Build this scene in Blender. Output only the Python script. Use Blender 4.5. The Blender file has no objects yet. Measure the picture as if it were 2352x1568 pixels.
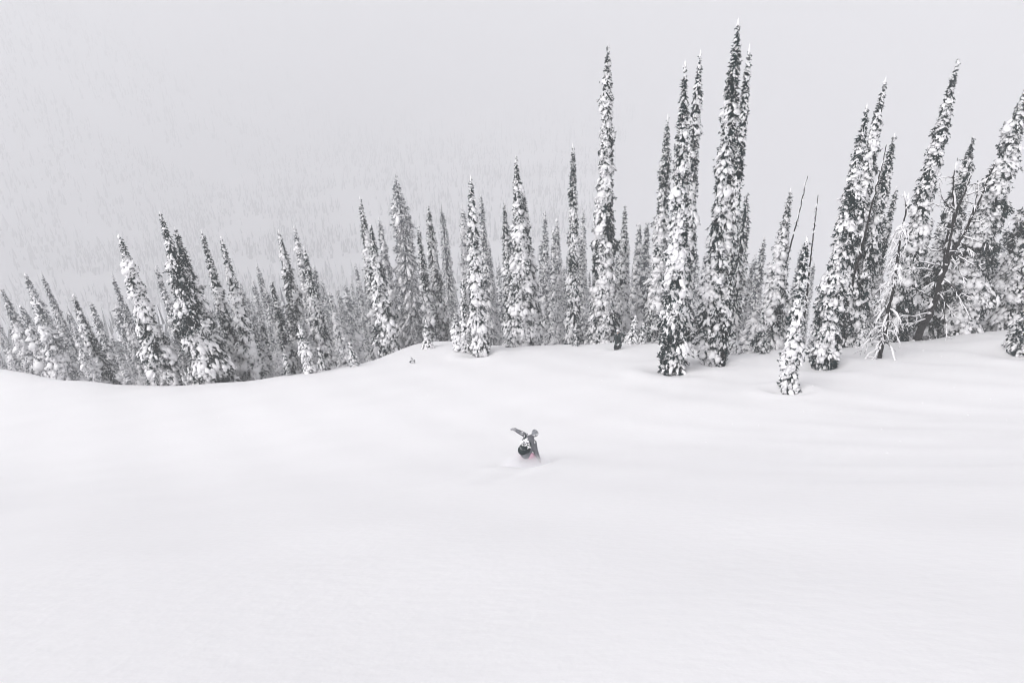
import bpy, bmesh, math, random
import numpy as np
from mathutils import Matrix, Vector

scn = bpy.context.scene
COL = scn.collection

# ---------------------------------------------------------------- camera
PITCH, ROLL, LENS, IMG_W, IMG_H = 28.0, 3.0, 24.0, 2352.0, 1568.0
FPX = LENS / 36.0 * IMG_W
_p, _r = math.radians(PITCH), math.radians(ROLL)
FWD = np.array([0, math.cos(_p), -math.sin(_p)])
_R0 = np.array([1.0, 0, 0]); _U0 = np.array([0, math.sin(_p), math.cos(_p)])
RIGHT = math.cos(_r) * _R0 - math.sin(_r) * _U0
UP = math.cos(_r) * _U0 + math.sin(_r) * _R0
cam = bpy.data.cameras.new('camera')
cam.lens = LENS; cam.sensor_width = 36.0; cam.sensor_fit = 'HORIZONTAL'
cam.clip_start = 0.05; cam.clip_end = 9000
cam_ob = bpy.data.objects.new('camera', cam)
cam_ob.matrix_world = Matrix(((RIGHT[0], UP[0], -FWD[0], 0), (RIGHT[1], UP[1], -FWD[1], 0),
                              (RIGHT[2], UP[2], -FWD[2], 0), (0, 0, 0, 1)))
COL.objects.link(cam_ob); scn.camera = cam_ob

# ---------------------------------------------------------------- light
SUN_ELEV, SUN_AZ = 46.0, -126.0          # azimuth measured from +Y towards +X
world = bpy.data.worlds.new('World'); scn.world = world; world.use_nodes = True
nt = world.node_tree; nt.nodes.clear()
sky = nt.nodes.new('ShaderNodeTexSky'); sky.sky_type = 'NISHITA'; sky.sun_disc = False
sky.sun_elevation = math.radians(SUN_ELEV); sky.sun_rotation = math.radians(SUN_AZ)
sky.altitude = 1800; sky.air_density = 1.0; sky.dust_density = 6.0; sky.ozone_density = 1.0
hs = nt.nodes.new('ShaderNodeHueSaturation'); hs.inputs['Saturation'].default_value = 0.06   # cloud deck: nearly neutral
bg = nt.nodes.new('ShaderNodeBackground'); bg.inputs['Strength'].default_value = 0.12
wo = nt.nodes.new('ShaderNodeOutputWorld')
tint = nt.nodes.new('ShaderNodeMixRGB'); tint.blend_type = 'MULTIPLY'; tint.inputs['Fac'].default_value = 1.0
tint.inputs['Color2'].default_value = (1.0, 0.988, 1.018, 1)        # cool lavender light under the cloud
nt.links.new(sky.outputs[0], hs.inputs['Color']); nt.links.new(hs.outputs[0], tint.inputs['Color1']); nt.links.new(tint.outputs[0], bg.inputs['Color'])
nt.links.new(bg.outputs[0], wo.inputs['Surface'])
sun = bpy.data.lights.new('sun', 'SUN'); sun.energy = 1.0; sun.angle = math.radians(40); sun.color = (1.0, 0.975, 0.95)
sun_ob = bpy.data.objects.new('sun', sun); COL.objects.link(sun_ob)
_e, _a = math.radians(SUN_ELEV), math.radians(SUN_AZ)
sun_dir = Vector((math.sin(_a) * math.cos(_e), math.cos(_a) * math.cos(_e), math.sin(_e)))
sun_ob.rotation_euler = sun_dir.to_track_quat('Z', 'Y').to_euler(); sun_ob.location = (0, 0, 60)
scn.view_settings.view_transform = 'Standard'; scn.view_settings.look = 'None'
scn.view_settings.exposure = 0.80; scn.view_settings.gamma = 1.0; scn.view_settings.use_curve_mapping = False
scn.cycles.filter_width = 1.0
scn.cycles.volume_bounces = 8; scn.cycles.max_bounces = 12; scn.cycles.diffuse_bounces = 7
HAZE_DENSITY = 0.0016

# ---------------------------------------------------------------- materials
def mat(name, color, rough=0.9, spec=0.2, var=0.0, var_scale=8.0, bump=0.0, bump_scale=20.0):
    m = bpy.data.materials.new(name); m.use_nodes = True
    t = m.node_tree; b = t.nodes['Principled BSDF']
    b.inputs['Base Color'].default_value = (*color, 1); b.inputs['Roughness'].default_value = rough
    b.inputs['Specular IOR Level'].default_value = spec
    tc = t.nodes.new('ShaderNodeTexCoord')
    if var > 0:
        n = t.nodes.new('ShaderNodeTexNoise'); n.inputs['Scale'].default_value = var_scale; n.inputs['Detail'].default_value = 4
        r = t.nodes.new('ShaderNodeValToRGB')
        r.color_ramp.elements[0].position = 0.3; r.color_ramp.elements[1].position = 0.7
        r.color_ramp.elements[0].color = (*[c * (1 - var) for c in color], 1)
        r.color_ramp.elements[1].color = (*[min(1, c * (1 + var)) for c in color], 1)
        t.links.new(tc.outputs['Object'], n.inputs['Vector']); t.links.new(n.outputs['Fac'], r.inputs['Fac'])
        t.links.new(r.outputs['Color'], b.inputs['Base Color'])
    if bump > 0:
        n2 = t.nodes.new('ShaderNodeTexNoise'); n2.inputs['Scale'].default_value = bump_scale; n2.inputs['Detail'].default_value = 6
        bp = t.nodes.new('ShaderNodeBump'); bp.inputs['Strength'].default_value = bump; bp.inputs['Distance'].default_value = 0.05
        t.links.new(tc.outputs['Object'], n2.inputs['Vector']); t.links.new(n2.outputs['Fac'], bp.inputs['Height'])
        t.links.new(bp.outputs['Normal'], b.inputs['Normal'])
    return m

M_SNOW = mat('snow_ground', (0.93, 0.925, 0.935), 0.85, 0.1, 0.012, 0.35, 0.22, 4.0)
M_TSNOW = mat('snow_on_trees', (0.96, 0.955, 0.965), 0.9, 0.1, 0.0, 8.0, 0.12, 9.0)
M_NEEDLE = mat('fir_needles', (0.011, 0.027, 0.029), 0.85, 0.08, 0.45, 3.0)
M_HAZY_NEEDLE = mat('hazy_fir_needles', (0.15, 0.165, 0.18), 0.9, 0.05, 0.55, 2.0)  # needles of the trees further back, distance haze painted in as a paler colour
M_BARK = mat('bark', (0.024, 0.022, 0.023), 0.95, 0.1, 0.5, 12.0, 0.5, 30.0)
M_FARSNOW = mat('far_slope_snow', (0.86, 0.86, 0.88), 0.9, 0.1, 0.04, 0.01)
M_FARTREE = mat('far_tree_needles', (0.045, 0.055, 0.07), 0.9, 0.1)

# ---------------------------------------------------------------- helpers
def ray(x, y):
    return FWD + RIGHT * ((x - IMG_W / 2) / FPX) + UP * ((IMG_H / 2 - y) / FPX)

def depth_of(P):
    return float(np.dot(np.asarray(P), FWD))

def make_mesh(name, verts, faces, smooth=True):
    me = bpy.data.meshes.new(name)
    v = np.ascontiguousarray(verts, dtype=np.float32); f = np.ascontiguousarray(faces, dtype=np.int32)
    k = f.shape[1]
    me.vertices.add(len(v)); me.vertices.foreach_set('co', v.ravel())
    me.loops.add(f.size); me.loops.foreach_set('vertex_index', f.ravel())
    me.polygons.add(len(f)); me.polygons.foreach_set('loop_start', np.arange(0, f.size, k, dtype=np.int32))
    me.polygons.foreach_set('loop_total', np.full(len(f), k, dtype=np.int32))
    me.polygons.foreach_set('use_smooth', np.full(len(f), bool(smooth)))
    me.update(calc_edges=True)
    return me

def obj(name, me, m=None, parent=None):
    o = bpy.data.objects.new(name, me)
    if m is not None and me is not None and not me.materials:
        me.materials.append(m)
    COL.objects.link(o)
    if parent is not None:
        o.parent = parent
    return o

def tag(o, label=None, cat=None, group=None, kind=None):
    if label: o['label'] = label
    if cat: o['category'] = cat
    if group: o['group'] = group
    if kind: o['kind'] = kind
    return o

def thing(name, label, cat, matrix, group=None):
    o = bpy.data.objects.new(name, None); COL.objects.link(o); o.empty_display_size = 0.3
    o.matrix_world = matrix
    return tag(o, label, cat, group)

def cat_mesh(chunks):
    V, F, n = [], [], 0
    for v, f in chunks:
        V.append(v); F.append(f + n); n += len(v)
    return np.concatenate(V), np.concatenate(F)

def ico(sub):
    bm = bmesh.new(); bmesh.ops.create_icosphere(bm, subdivisions=sub, radius=1.0)
    v = np.array([x.co[:] for x in bm.verts]); f = np.array([[x.index for x in q.verts] for q in bm.faces]); bm.free()
    return v, f
ICO = {s: ico(s) for s in (1, 2, 3)}

def lumpy(sub, rng, amp=0.22, flat=0.5):
    v, f = ICO[sub]
    d = np.ones(len(v))
    for k in range(5):
        w = rng.normal(size=3) * (1.6 + 0.9 * k); d += amp / (1 + 0.5 * k) * np.sin(v @ w + rng.uniform(0, 6.28))
    o = v * d[:, None]
    o[:, 2] = np.where(o[:, 2] < 0, o[:, 2] * flat, o[:, 2])
    return o, f

def tube(pts, radii, sides=8, rng=None, jag=0.0, cap=True):
    """tapered tube of triangles along pts"""
    pts = np.asarray(pts, float); n = len(pts); radii = np.asarray(radii, float)
    tang = np.gradient(pts, axis=0); tang /= np.linalg.norm(tang, axis=1)[:, None] + 1e-9
    ref = np.array([0.31, 0.87, 0.12]); V = []
    for i in range(n):
        a = np.cross(tang[i], ref); a /= np.linalg.norm(a) + 1e-9; b = np.cross(tang[i], a)
        th = np.arange(sides) * 2 * math.pi / sides
        rr = radii[i] * (1 + (rng.uniform(-jag, jag, sides) if rng is not None and jag > 0 else 0))
        V.append(pts[i] + (np.cos(th) * rr)[:, None] * a + (np.sin(th) * rr)[:, None] * b)
    V = np.concatenate(V); F = []
    for i in range(n - 1):
        for j in range(sides):
            a, b = i * sides + j, i * sides + (j + 1) % sides
            F += [(a, b, b + sides), (a, b + sides, a + sides)]
    if cap:
        c0, c1 = len(V), len(V) + 1
        V = np.concatenate([V, pts[:1], pts[-1:]])
        for j in range(sides):
            F.append((c0, (j + 1) % sides, j)); F.append((c1, (n - 1) * sides + j, (n - 1) * sides + (j + 1) % sides))
    return V, np.array(F)

# ---------------------------------------------------------------- terrain
def sp(t, w):
    return (t + np.sqrt(t * t + w * w)) * 0.5

def smin(a, b, w):
    return (a + b - np.sqrt((a - b) ** 2 + w * w)) * 0.5

def h_base(Y):
    return 2.08 + 0.31 * Y + 0.434 * smin(Y, 24.0, 8.0)

def h_drop(t):
    return 0.19 * sp(t, 2.5) + 0.33 * (sp(t, 2.5) - sp(t - 24, 8.0))

CREST = [(-160, 826), (0, 848), (60, 860), (140, 875), (270, 885), (390, 886), (500, 883), (560, 880), (640, 868), (700, 859), (760, 850),
         (820, 838), (870, 824), (910, 808), (950, 793), (985, 787), (1030, 785), (1070, 792), (1120, 797), (1170, 796), (1250, 793),
         (1350, 792), (1410, 788), (1500, 789), (1560, 797), (1620, 806), (1670, 813), (1740, 813), (1790, 805), (1850, 806), (1900, 806),
         (1990, 797), (2060, 786), (2140, 782), (2200, 774), (2352, 757), (2520, 738)]
_q, _rr = [], []
for (x, y) in CREST:
    d = ray(x, y); _q.append(d[0] / d[1]); _rr.append(-d[2] / d[1])
QG = np.linspace(min(_q), max(_q), 240)
RG = np.interp(QG, _q, _rr)
YY = np.linspace(12, 110, 1200)[None, :]
lo, hi = np.full(len(QG), 10.0), np.full(len(QG), 95.0)
for _ in range(30):
    mid = (lo + hi) * 0.5
    hh = h_base(YY) + h_drop(YY - mid[:, None])
    mn = (hh / YY).min(axis=1)
    lo = np.where(mn > RG, mid, lo); hi = np.where(mn > RG, hi, mid)
YCG = (lo + hi) * 0.5
_k = np.exp(-0.5 * (np.arange(-4, 5) / 1.5) ** 2); _k /= _k.sum()
YCG = np.convolve(np.pad(YCG, 4, mode='edge'), _k, mode='valid')

def crest_y(q):
    return np.interp(q, QG, YCG)

DIPS = []      # (x, y, depth, radius): wells round the trunks and tracks

def h_ground(X, Y):
    X = np.asarray(X, float); Y = np.asarray(Y, float)
    Ys = np.maximum(Y, 6.0); q = X / Ys
    h = h_base(Y)
    nearw = np.clip((Y - 3) / 12, 0, 1); nearw = nearw * nearw * (3 - 2 * nearw)
    h = h + nearw * (0.05 * np.sin(0.33 * X + 0.21 * Y + 1.0) + 0.04 * np.sin(0.52 * X - 0.37 * Y + 2.2) + 0.025 * np.sin(-0.17 * X + 0.62 * Y))
    h = h + 0.02 * np.sin(1.15 * X + 0.8 * Y) + 0.018 * np.sin(1.5 * Y - 0.7 * X + 1.3)
    h = h + np.clip((X - 1) / 8, 0, 1) * nearw * (0.016 * np.sin(1.3 * (0.55 * X + 0.85 * Y) + 0.8 * np.sin(0.3 * X)) + 0.010 * np.sin(2.4 * (0.65 * X + 0.75 * Y) + np.sin(0.5 * Y)))
    t = Y - crest_y(q)
    far = np.clip((t - 6) / 10, 0, 1)
    ramp = np.clip((Y - 8) / 20, 0, 1); h = h + ramp * ramp * (3 - 2 * ramp) * h_drop(t)
    h = h + far * (0.7 * np.sin(0.21 * X + 0.13 * Y) + 0.6 * np.sin(0.11 * Y - 0.27 * X + 0.7) + 0.3 * np.sin(0.8 * X + 0.5 * Y))
    for (dx, dy, dep, rad) in DIPS:
        d2 = ((X - dx) ** 2 + (Y - dy) ** 2) / (rad * rad)
        h = h + dep * np.exp(-d2) - 0.35 * dep * np.exp(-((np.sqrt(d2) - 1.9) / 0.7) ** 2)
    return smin(h, 400.0, 12.0)

def hit_ground(x, y, y0=3.0, y1=120.0):
    d = ray(x, y); s = np.linspace(y0 / d[1], y1 / d[1], 6000)
    f = -h_ground(s * d[0], s * d[1]) - s * d[2]
    i = np.argmax(f > 0)
    if f[i] <= 0:
        return None
    return s[i] * d

# ---------------------------------------------------------------- tree placement table
# key: (name, top px, base px or None, offset behind the crest in m, widths in px at base / half height / upper part, style, snow load, label)
FIRS = [
 # --- the stand below the dip on the left
 ('a1', (2, 661), None, 14, (80, 46, 16), 'mid', .55, 'snowy fir cut off by the photo edge at the shallow end of the dip'),
 ('a2', (45, 697), None, 13, (78, 44, 16), 'mid', .55, 'stubby fir with drooping snowy boughs beside the fir cut by the photo edge'),
 ('a3', (56, 625), None, 13, (90, 56, 20), 'mid', .5, 'broad snowy fir with slender bent tip, tallest near the left photo edge'),
 ('a4', (94, 625), None, 26, (60, 34, 12), 'mid', .5, 'hazy thin spire directly behind the broad fir near the left photo edge'),
 ('a5', (166, 675), None, 9, (66, 40, 16), 'near', .5, 'dark narrow fir with a round snow knob on its tip'),
 ('a6', (207, 693), None, 14, (60, 36, 14), 'mid', .5, 'slim fir next to the dark fir with the snow knob'),
 ('a7', (256, 628), None, 20, (56, 30, 10), 'mid', .45, 'hazy needle-thin spire just left of the tall white-capped fir'),
 ('a8', (284, 688), None, 20, (50, 28, 10), 'mid', .5, 'short hazy fir half hidden behind the tall white-capped fir'),
 ('a9', (272, 537), None, 3, (104, 58, 30), 'hero', .78, 'tall leaning fir with a long pure white cap above the dip'),
 ('a10', (356, 607), None, 16, (56, 30, 12), 'mid', .5, 'small grey fir between the white-capped fir and the massive dark fir'),
 ('a11', (396, 725), None, 9, (56, 36, 16), 'near', .75, 'low snow-plastered fir wedged against the massive dark fir'),
 ('a12', (366, 484), None, 4, (128, 76, 26), 'hero', .62, 'massive dark fir with the highest tip above the dip'),
 ('a13', (400, 517), None, 5.5, (112, 72, 24), 'near', .55, 'fir with a second sharp tip grown into the massive dark fir'),
 ('a14', (461, 524), None, 9, (76, 34, 16), 'near', .55, 'first of two thin wavy spires beside the massive dark fir'),
 ('a15', (504, 800), None, 6, (64, 40, 20), 'near', .85, 'low white snow-buried fir at the foot of the massive dark fir'),
 ('a16', (506, 540), None, 8, (84, 40, 18), 'near', .5, 'second of two thin wavy spires, darker and snow-tipped'),
 ('a17', (576, 752), None, 8, (58, 38, 16), 'near', .75, 'white-laden young fir below the second thin spire, on the rim'),
 ('a18', (597, 730), None, 9, (60, 36, 14), 'near', .7, 'snow-covered cone-shaped fir beside the dark slim fir on the rim'),
 ('a19', (622, 641), None, 11, (60, 34, 14), 'near', .42, 'dark slim fir with broken snow bands at the bend of the rim'),
 # --- centre left
 ('b1', (639, 527), None, 12, (84, 52, 24), 'near', .55, 'hazy twin-looking fir with a blunt tip, first of the tall pair over the rim'),
 ('b2', (675, 515), None, 15, (78, 44, 18), 'mid', .5, 'pale sharp-tipped fir, taller one of the pair over the rim'),
 ('b3', (697, 565), None, 10, (64, 40, 16), 'near', .55, 'lower fir touching the pale sharp-tipped fir of the pair'),
 ('b4', (826, 449), None, 10, (62, 42, 18), 'near', .5, 'tall thin fir with a curved hair-fine tip beside the open spruce'),
 ('b5', (850, 512), None, 3, (66, 48, 22), 'hero', .66, 'dense fir with a swollen snowy foot in the notch of the rim'),
 ('b6', (870, 497), None, 14, (60, 40, 18), 'mid', .5, 'hazy fir squeezed between the dense fir and the open spruce'),
 ('b7', (907, 396), None, 12, (104, 72, 58), 'open', .6, 'open spruce with tiered drooping boughs, highest tree of the hazy middle stand'),
 ('b8', (960, 516), None, 8, (52, 34, 14), 'near', .55, 'narrow fir standing close beside the open spruce'),
 ('b9', (982, 466), None, 20, (46, 34, 28), 'near', .3, 'dark column fir with a crooked broken top'),
 ('b10', (1013, 466), None, 26, (60, 44, 30), 'pale', .5, 'pale fir with fishbone branches next to the crooked broken top'),
 ('b11', (1061, 466), None, 26, (56, 42, 26), 'pale', .5, 'pale bushy fir just behind the white columnar fir'),
 ('b12', (1081, 401), (1101, 814), None, (56, 44, 24), 'hero', .85, 'white columnar fir packed with snow in the middle of the rim'),
 ('b13', (1104, 444), None, 14, (44, 28, 14), 'mid', .5, 'slim grey spire looking over the white columnar fir'),
 ('b14', (1158, 461), None, 10, (58, 34, 18), 'near', .38, 'dark thin fir beside the heavily coated pointed fir'),
 ('b15', (1185, 353), None, 2, (84, 60, 24), 'hero', .78, 'heavily coated pointed fir with a thin dark tip, widest of the middle stand'),
 ('b16', (1202, 432), None, 3, (80, 56, 22), 'near', .72, 'shorter snowy shoulder tree grown against the heavily coated pointed fir'),
 # --- centre right
 ('c1', (1251, 483), None, 16, (50, 32, 14), 'mid', .5, 'grey fir midway between the heavily coated fir and the dark slim spire'),
 ('c2', (1279, 501), None, 20, (46, 32, 16), 'pale', .5, 'pale round-topped fir just before the dark slim spire'),
 ('c3', (1316, 325), None, 3.5, (52, 32, 20), 'hero', .5, 'dark slim spire with regular snow bands behind the rim'),
 ('c4', (1340, 473), None, 30, (44, 30, 14), 'pale', .5, 'faint fir fading behind the dark slim spire'),
 ('c5', (1397, 92), None, 3.6, (92, 52, 36), 'hero', .62, 'tall straight fir with a flared base, beside the standing snowboarder'),
 ('c6', (1436, 467), None, 9, (56, 36, 16), 'near', .55, 'grey fir directly behind the standing snowboarder'),
 ('c7', (1469, 508), None, 14, (50, 36, 18), 'mid', .55, 'short grey fir next to the one behind the standing snowboarder'),
 ('c8', (1487, 506), None, 10, (56, 40, 16), 'mid', .6, 'snow-dusted fir partly hidden by the thick front fir'),
 ('c9', (1535, 258), None, 5, (66, 44, 26), 'near', .5, 'slender fir rising behind the thick front fir on its shaded-sky side'),
 ('c10', (1575, 138), (1547, 851), None, (92, 62, 32), 'hero', .8, 'thick snow-plastered fir standing in front of the group of giants'),
 ('c11', (1610, 110), None, 2, (64, 46, 28), 'hero', .5, 'thin-topped fir sandwiched between the thick front fir and the tallest fir'),
 ('c12', (1697, 38), (1628, 835), None, (82, 64, 42), 'hero', .55, 'tallest fir of all, leaning, with ragged dark patches'),
 ('c13', (1722, 100), (1657, 838), None, (34, 26, 22), 'hero', .45, 'slim dark companion stem growing against the tallest fir'),
 ('c14', (1717, 440), None, 10, (84, 66, 44), 'near', .42, 'hazy bushy fir with a bare spike on its crown'),
 ('c15', (1756, 542), None, 9, (50, 32, 12), 'mid', .45, 'small pointed fir between the spiked bushy fir and the stepped fir'),
 # --- right
 ('d1', (1817, 430), None, 5, (84, 54, 18), 'near', .5, 'stepped fir with a thin tip beside the bare leaning poles'),
 ('d2', (1846, 560), None, 9, (52, 34, 14), 'mid', .45, 'grey fir between the two bare leaning poles'),
 ('d3', (1854, 545), (1808, 897), None, (66, 44, 20), 'hero', .8, 'small snow-caked fir alone on the open slope in front'),
 ('d4', (1993, 236), (1887, 841), None, (92, 70, 32), 'hero', .68, 'leaning white-tipped fir with a wide dark foot on the slope'),
 ('d5', (2035, 176), None, 1.5, (84, 56, 30), 'hero', .58, 'taller leaning fir right behind the white-tipped one'),
 ('d6', (2056, 304), None, 1, (88, 56, 30), 'hero', .68, 'leaning fir with a rounded snow tip beside the bare grey pole'),
 ('d7', (2061, 424), None, 6, (50, 28, 12), 'near', .5, 'little thin spire behind the fir with the rounded snow tip'),
 ('d8', (2203, 128), None, 1.0, (96, 56, 34), 'hero', .66, 'very tall leaning fir standing clear above the dead forked tree'),
 ('d9', (2143, 495), None, 9, (50, 30, 14), 'near', .5, 'small hazy fir under the very tall leaning fir'),
 ('d10', (2238, 310), None, 3.5, (110, 80, 34), 'hero', .38, 'shaggy dark fir rising straight behind the dead forked tree'),
 ('d11', (2362, 190), None, 1.5, (134, 92, 52), 'hero', .66, 'thick fir with swollen snow pillows leaning out over the right photo edge'),
 ('d12', (2440, 330), None, 3, (190, 130, 60), 'hero', .46, 'broad fir with long sloping snowy boughs at the right photo edge'),
 ('d13', (2446, 560), (2362, 812), None, (130, 90, 40), 'hero', .62, 'low bushy fir sticking into the picture at the right edge of the slope'),
]
# young trees and stubs wholly packed in snow: (top, base, width, label)
STUBS = [
 ((802, 786), (815, 841), 26, 'young snow-packed fir on the rim beside the notch'),
 ((687, 747), (711, 857), 38, 'young snow-packed fir, largest on the rim below the tall pair'),
 ((732, 800), (741, 850), 20, 'tiny snow-packed fir on the rim below the tall pair'),
 ((652, 812), (664, 862), 22, 'small snow-packed fir at the outer end of the rim below the tall pair'),
 ((978, 733), (982, 799), 24, 'thin snow-packed sapling on the crown of the rim under the narrow fir'),
 ((1062, 640), (1070, 806), 34, 'tall snow-smothered young fir leaning on the white columnar fir'),
 ((1044, 720), (1054, 805), 34, 'low snow mound of a young fir beside the white columnar fir'),
 ((1168, 747), (1173, 797), 26, 'white snow cone at the foot of the heavily coated pointed fir'),
 ((1321, 757), (1322, 795), 18, 'white snow cone at the foot of the dark slim spire'),
 ((1460, 726), (1452, 789), 34, 'tall white snow cone just behind the standing snowboarder'),
 ((1478, 742), (1474, 789), 26, 'lower white snow cone between the standing snowboarder and the thick front fir'),
 ((1684, 751), (1682, 813), 42, 'domed snow-capped young fir at the foot of the spiked bushy fir'),
 ((1758, 774), (1754, 812), 24, 'small snow-capped young fir at the foot of the stepped fir'),
 ((1985, 742), (1978, 797), 36, 'squat snow-hooded young fir between the white-tipped fir and the draped dead tree'),
]

def solve(top, base, off):
    """world base and top of a trunk"""
    if base is not None:
        B = hit_ground(*base)
        if B is None:
            d = ray(*base); Yb = float(crest_y(d[0] / d[1])) + 0.8
            B = d * (Yb / d[1]); B[2] = -float(h_ground(B[0], B[1]))
        d = ray(*top); T = d * (B[1] / d[1])
    else:
        d = ray(*top); Y = float(crest_y(d[0] / d[1])) + off
        T = d * (Y / d[1]); B = T.copy(); B[2] = -float(h_ground(T[0], T[1]))
    return B, T

SOLVED = {}
for row in FIRS:
    B, T = solve(row[1], row[2], row[3]); SOLVED[row[0]] = (B, T)
DIPW = []
for row in FIRS:
    if row[2] is not None:
        B, T = SOLVED[row[0]]
        DIPW.append((B[0], B[1], 0.40, 0.5 * row[4][0] / FPX * depth_of(B) * 1.05))

# ---------------------------------------------------------------- figures' standing points (needed for the tracks in the snow)
RIDER = hit_ground(1210, 1064)
WATCHER = hit_ground(1418, 800)
DIPS += DIPW
DIPS.append((RIDER[0], RIDER[1], 0.14, 0.9))
for k in range(6):      # trench behind the rider, coming down the slope
    DIPS.append((RIDER[0] - 0.25 * k + 0.15, RIDER[1] - 0.75 * (k + 1), 0.10 - 0.012 * k, 0.45))
DIPS.append((WATCHER[0], WATCHER[1], 0.12, 0.6))
DIPS.append((WATCHER[0] - 0.6, WATCHER[1] - 0.5, 0.10, 0.5))
DIPS.append((WATCHER[0] - 1.3, WATCHER[1] - 1.1, 0.07, 0.45))

# ---------------------------------------------------------------- snow ground: one sheet
def axis(lo_f, lo_n, hi_n, hi_f, step, n_lo, n_hi):
    core = np.arange(lo_n, hi_n + step * 0.5, step)
    def grow(n, span):
        if n == 0 or span <= 0: return np.zeros(0)
        a, b = 1.0001, 1.6
        for _ in range(60):
            g = (a + b) / 2; tot = step * g * (g ** n - 1) / (g - 1)
            a, b = (g, b) if tot < span else (a, g)
        return np.cumsum(step * g ** np.arange(1, n + 1))
    return np.concatenate([lo_n - grow(n_lo, lo_n - lo_f)[::-1], core, core[-1] + grow(n_hi, hi_f - core[-1])])
gx = axis(-2300, -62, 62, 2300, 0.34, 58, 58)
gy = axis(-14, -3, 62, 4000, 0.34, 12, 70)
XX, YYg = np.meshgrid(gx, gy)
ZZ = np.zeros_like(XX)
for i in range(0, len(gy), 64):
    ZZ[i:i + 64] = -h_ground(XX[i:i + 64], YYg[i:i + 64])
nx, ny = len(gx), len(gy)
V = np.stack([XX.ravel(), YYg.ravel(), ZZ.ravel()], 1)
idx = np.arange(nx * ny).reshape(ny, nx)
F = np.stack([idx[:-1, :-1].ravel(), idx[:-1, 1:].ravel(), idx[1:, 1:].ravel(), idx[1:, :-1].ravel()], 1)
tag(obj('snow_slope', make_mesh('snow_slope', V, F), M_SNOW), 'wide untracked powder snow slope rolling over into the forest', kind='structure')

# ---------------------------------------------------------------- opposite mountainside across the valley
MA, MB = np.array([-900.0, 670.0]), np.array([-330.0, 2900.0])      # foot line of the far wall
_md = (MB - MA) / np.linalg.norm(MB - MA); _mn = np.array([-_md[1], _md[0]])
def far_z(u, s):
    """u along the foot line, s away from the valley"""
    gul = 34 * np.sin(u / 140.0 + 0.5 * np.sin(s / 230.0)) + 20 * np.sin(u / 61.0 + 1.3 + s / 310.0) + 10 * np.sin(u / 27.0 + s / 90.0)
    return -395 + 0.64 * s + gul * np.clip(s / 200, 0, 1) + 7 * np.sin(s / 43.0 + u / 60.0)
fu = np.linspace(-560, 3000, 190); fs = np.linspace(-40, 950, 70)
FU, FS = np.meshgrid(fu, fs)
def far_xy(u, s):
    return MA[0] + _md[0] * u + _mn[0] * s, MA[1] + _md[1] * u + _mn[1] * s
fx, fy = far_xy(FU, FS)
V = np.stack([fx.ravel(), fy.ravel(), far_z(FU, FS).ravel()], 1)
idx = np.arange(V.shape[0]).reshape(FU.shape)
F = np.stack([idx[:-1, :-1].ravel(), idx[:-1, 1:].ravel(), idx[1:, 1:].ravel(), idx[1:, :-1].ravel()], 1)
tag(obj('mountain', make_mesh('mountain', V, F), M_FARSNOW), 'steep forested mountainside across the valley fading into cloud', kind='structure')

def far_wood(n_try, seed):
    rng = np.random.default_rng(seed)
    u = rng.uniform(-560, 3000, n_try); s = rng.uniform(-900, 940, n_try)
    thin = rng.random(n_try) < np.clip(1.15 - u / 1700, 0.10, 1); u, s = u[thin], s[thin]; n_try = len(u)
    dens = (np.sin(u / 80 + 1.1) * np.sin(s / 150 + u / 190) + 0.8 * np.sin(u / 33 + s / 110) + 0.5 * np.sin(s / 47 - u / 60 + 2) + 0.5 * np.sin(u / 17))
    keep = 1.6 * dens + rng.normal(0, 0.45, n_try) > -0.55
    u, s = u[keep], s[keep]
    x, y = far_xy(u, s); z = np.where(s > 0, np.maximum(far_z(u, np.maximum(s, 0)), -h_ground(x, y)), -h_ground(x, y))
    ok = y > 260; x, y, z, u = x[ok], y[ok], z[ok], u[ok]
    H = rng.uniform(17, 42, len(u)); R = H * rng.uniform(0.075, 0.12, len(u))
    k = 4; n = len(u)
    prof = [(0.0, 1.0), (0.35, 0.75), (0.7, 0.4), (1.0, 0.02)]
    V = np.zeros((n, len(prof) * k, 3)); a0 = rng.uniform(0, 6.28, n)
    for i, (t, r) in enumerate(prof):
        for j in range(k):
            th = a0 + 2 * math.pi * (j + 0.5 * i) / k
            rr = R * r * rng.uniform(0.6, 1.4, n)
            V[:, i * k + j, 0] = x + np.cos(th) * rr; V[:, i * k + j, 1] = y + np.sin(th) * rr; V[:, i * k + j, 2] = z - 2 + H * t
    T = []
    for i in range(len(prof) - 1):
        for j in range(k):
            a, b = i * k + j, i * k + (j + 1) % k
            T += [(a, b, b + k), (a, b + k, a + k)]
    T = np.array(T)
    F = (T[None] + (np.arange(n) * len(prof) * k)[:, None, None]).reshape(-1, 3)
    me = make_mesh('far_forest', V.reshape(-1, 3), F, False)
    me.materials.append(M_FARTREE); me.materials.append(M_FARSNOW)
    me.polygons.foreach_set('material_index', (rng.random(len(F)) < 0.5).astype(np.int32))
    return tag(obj('far_forest', me), 'far-off snowy wood of fir spires dissolving into the fog across the valley', kind='stuff')
far_wood(48000, 5)


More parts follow.
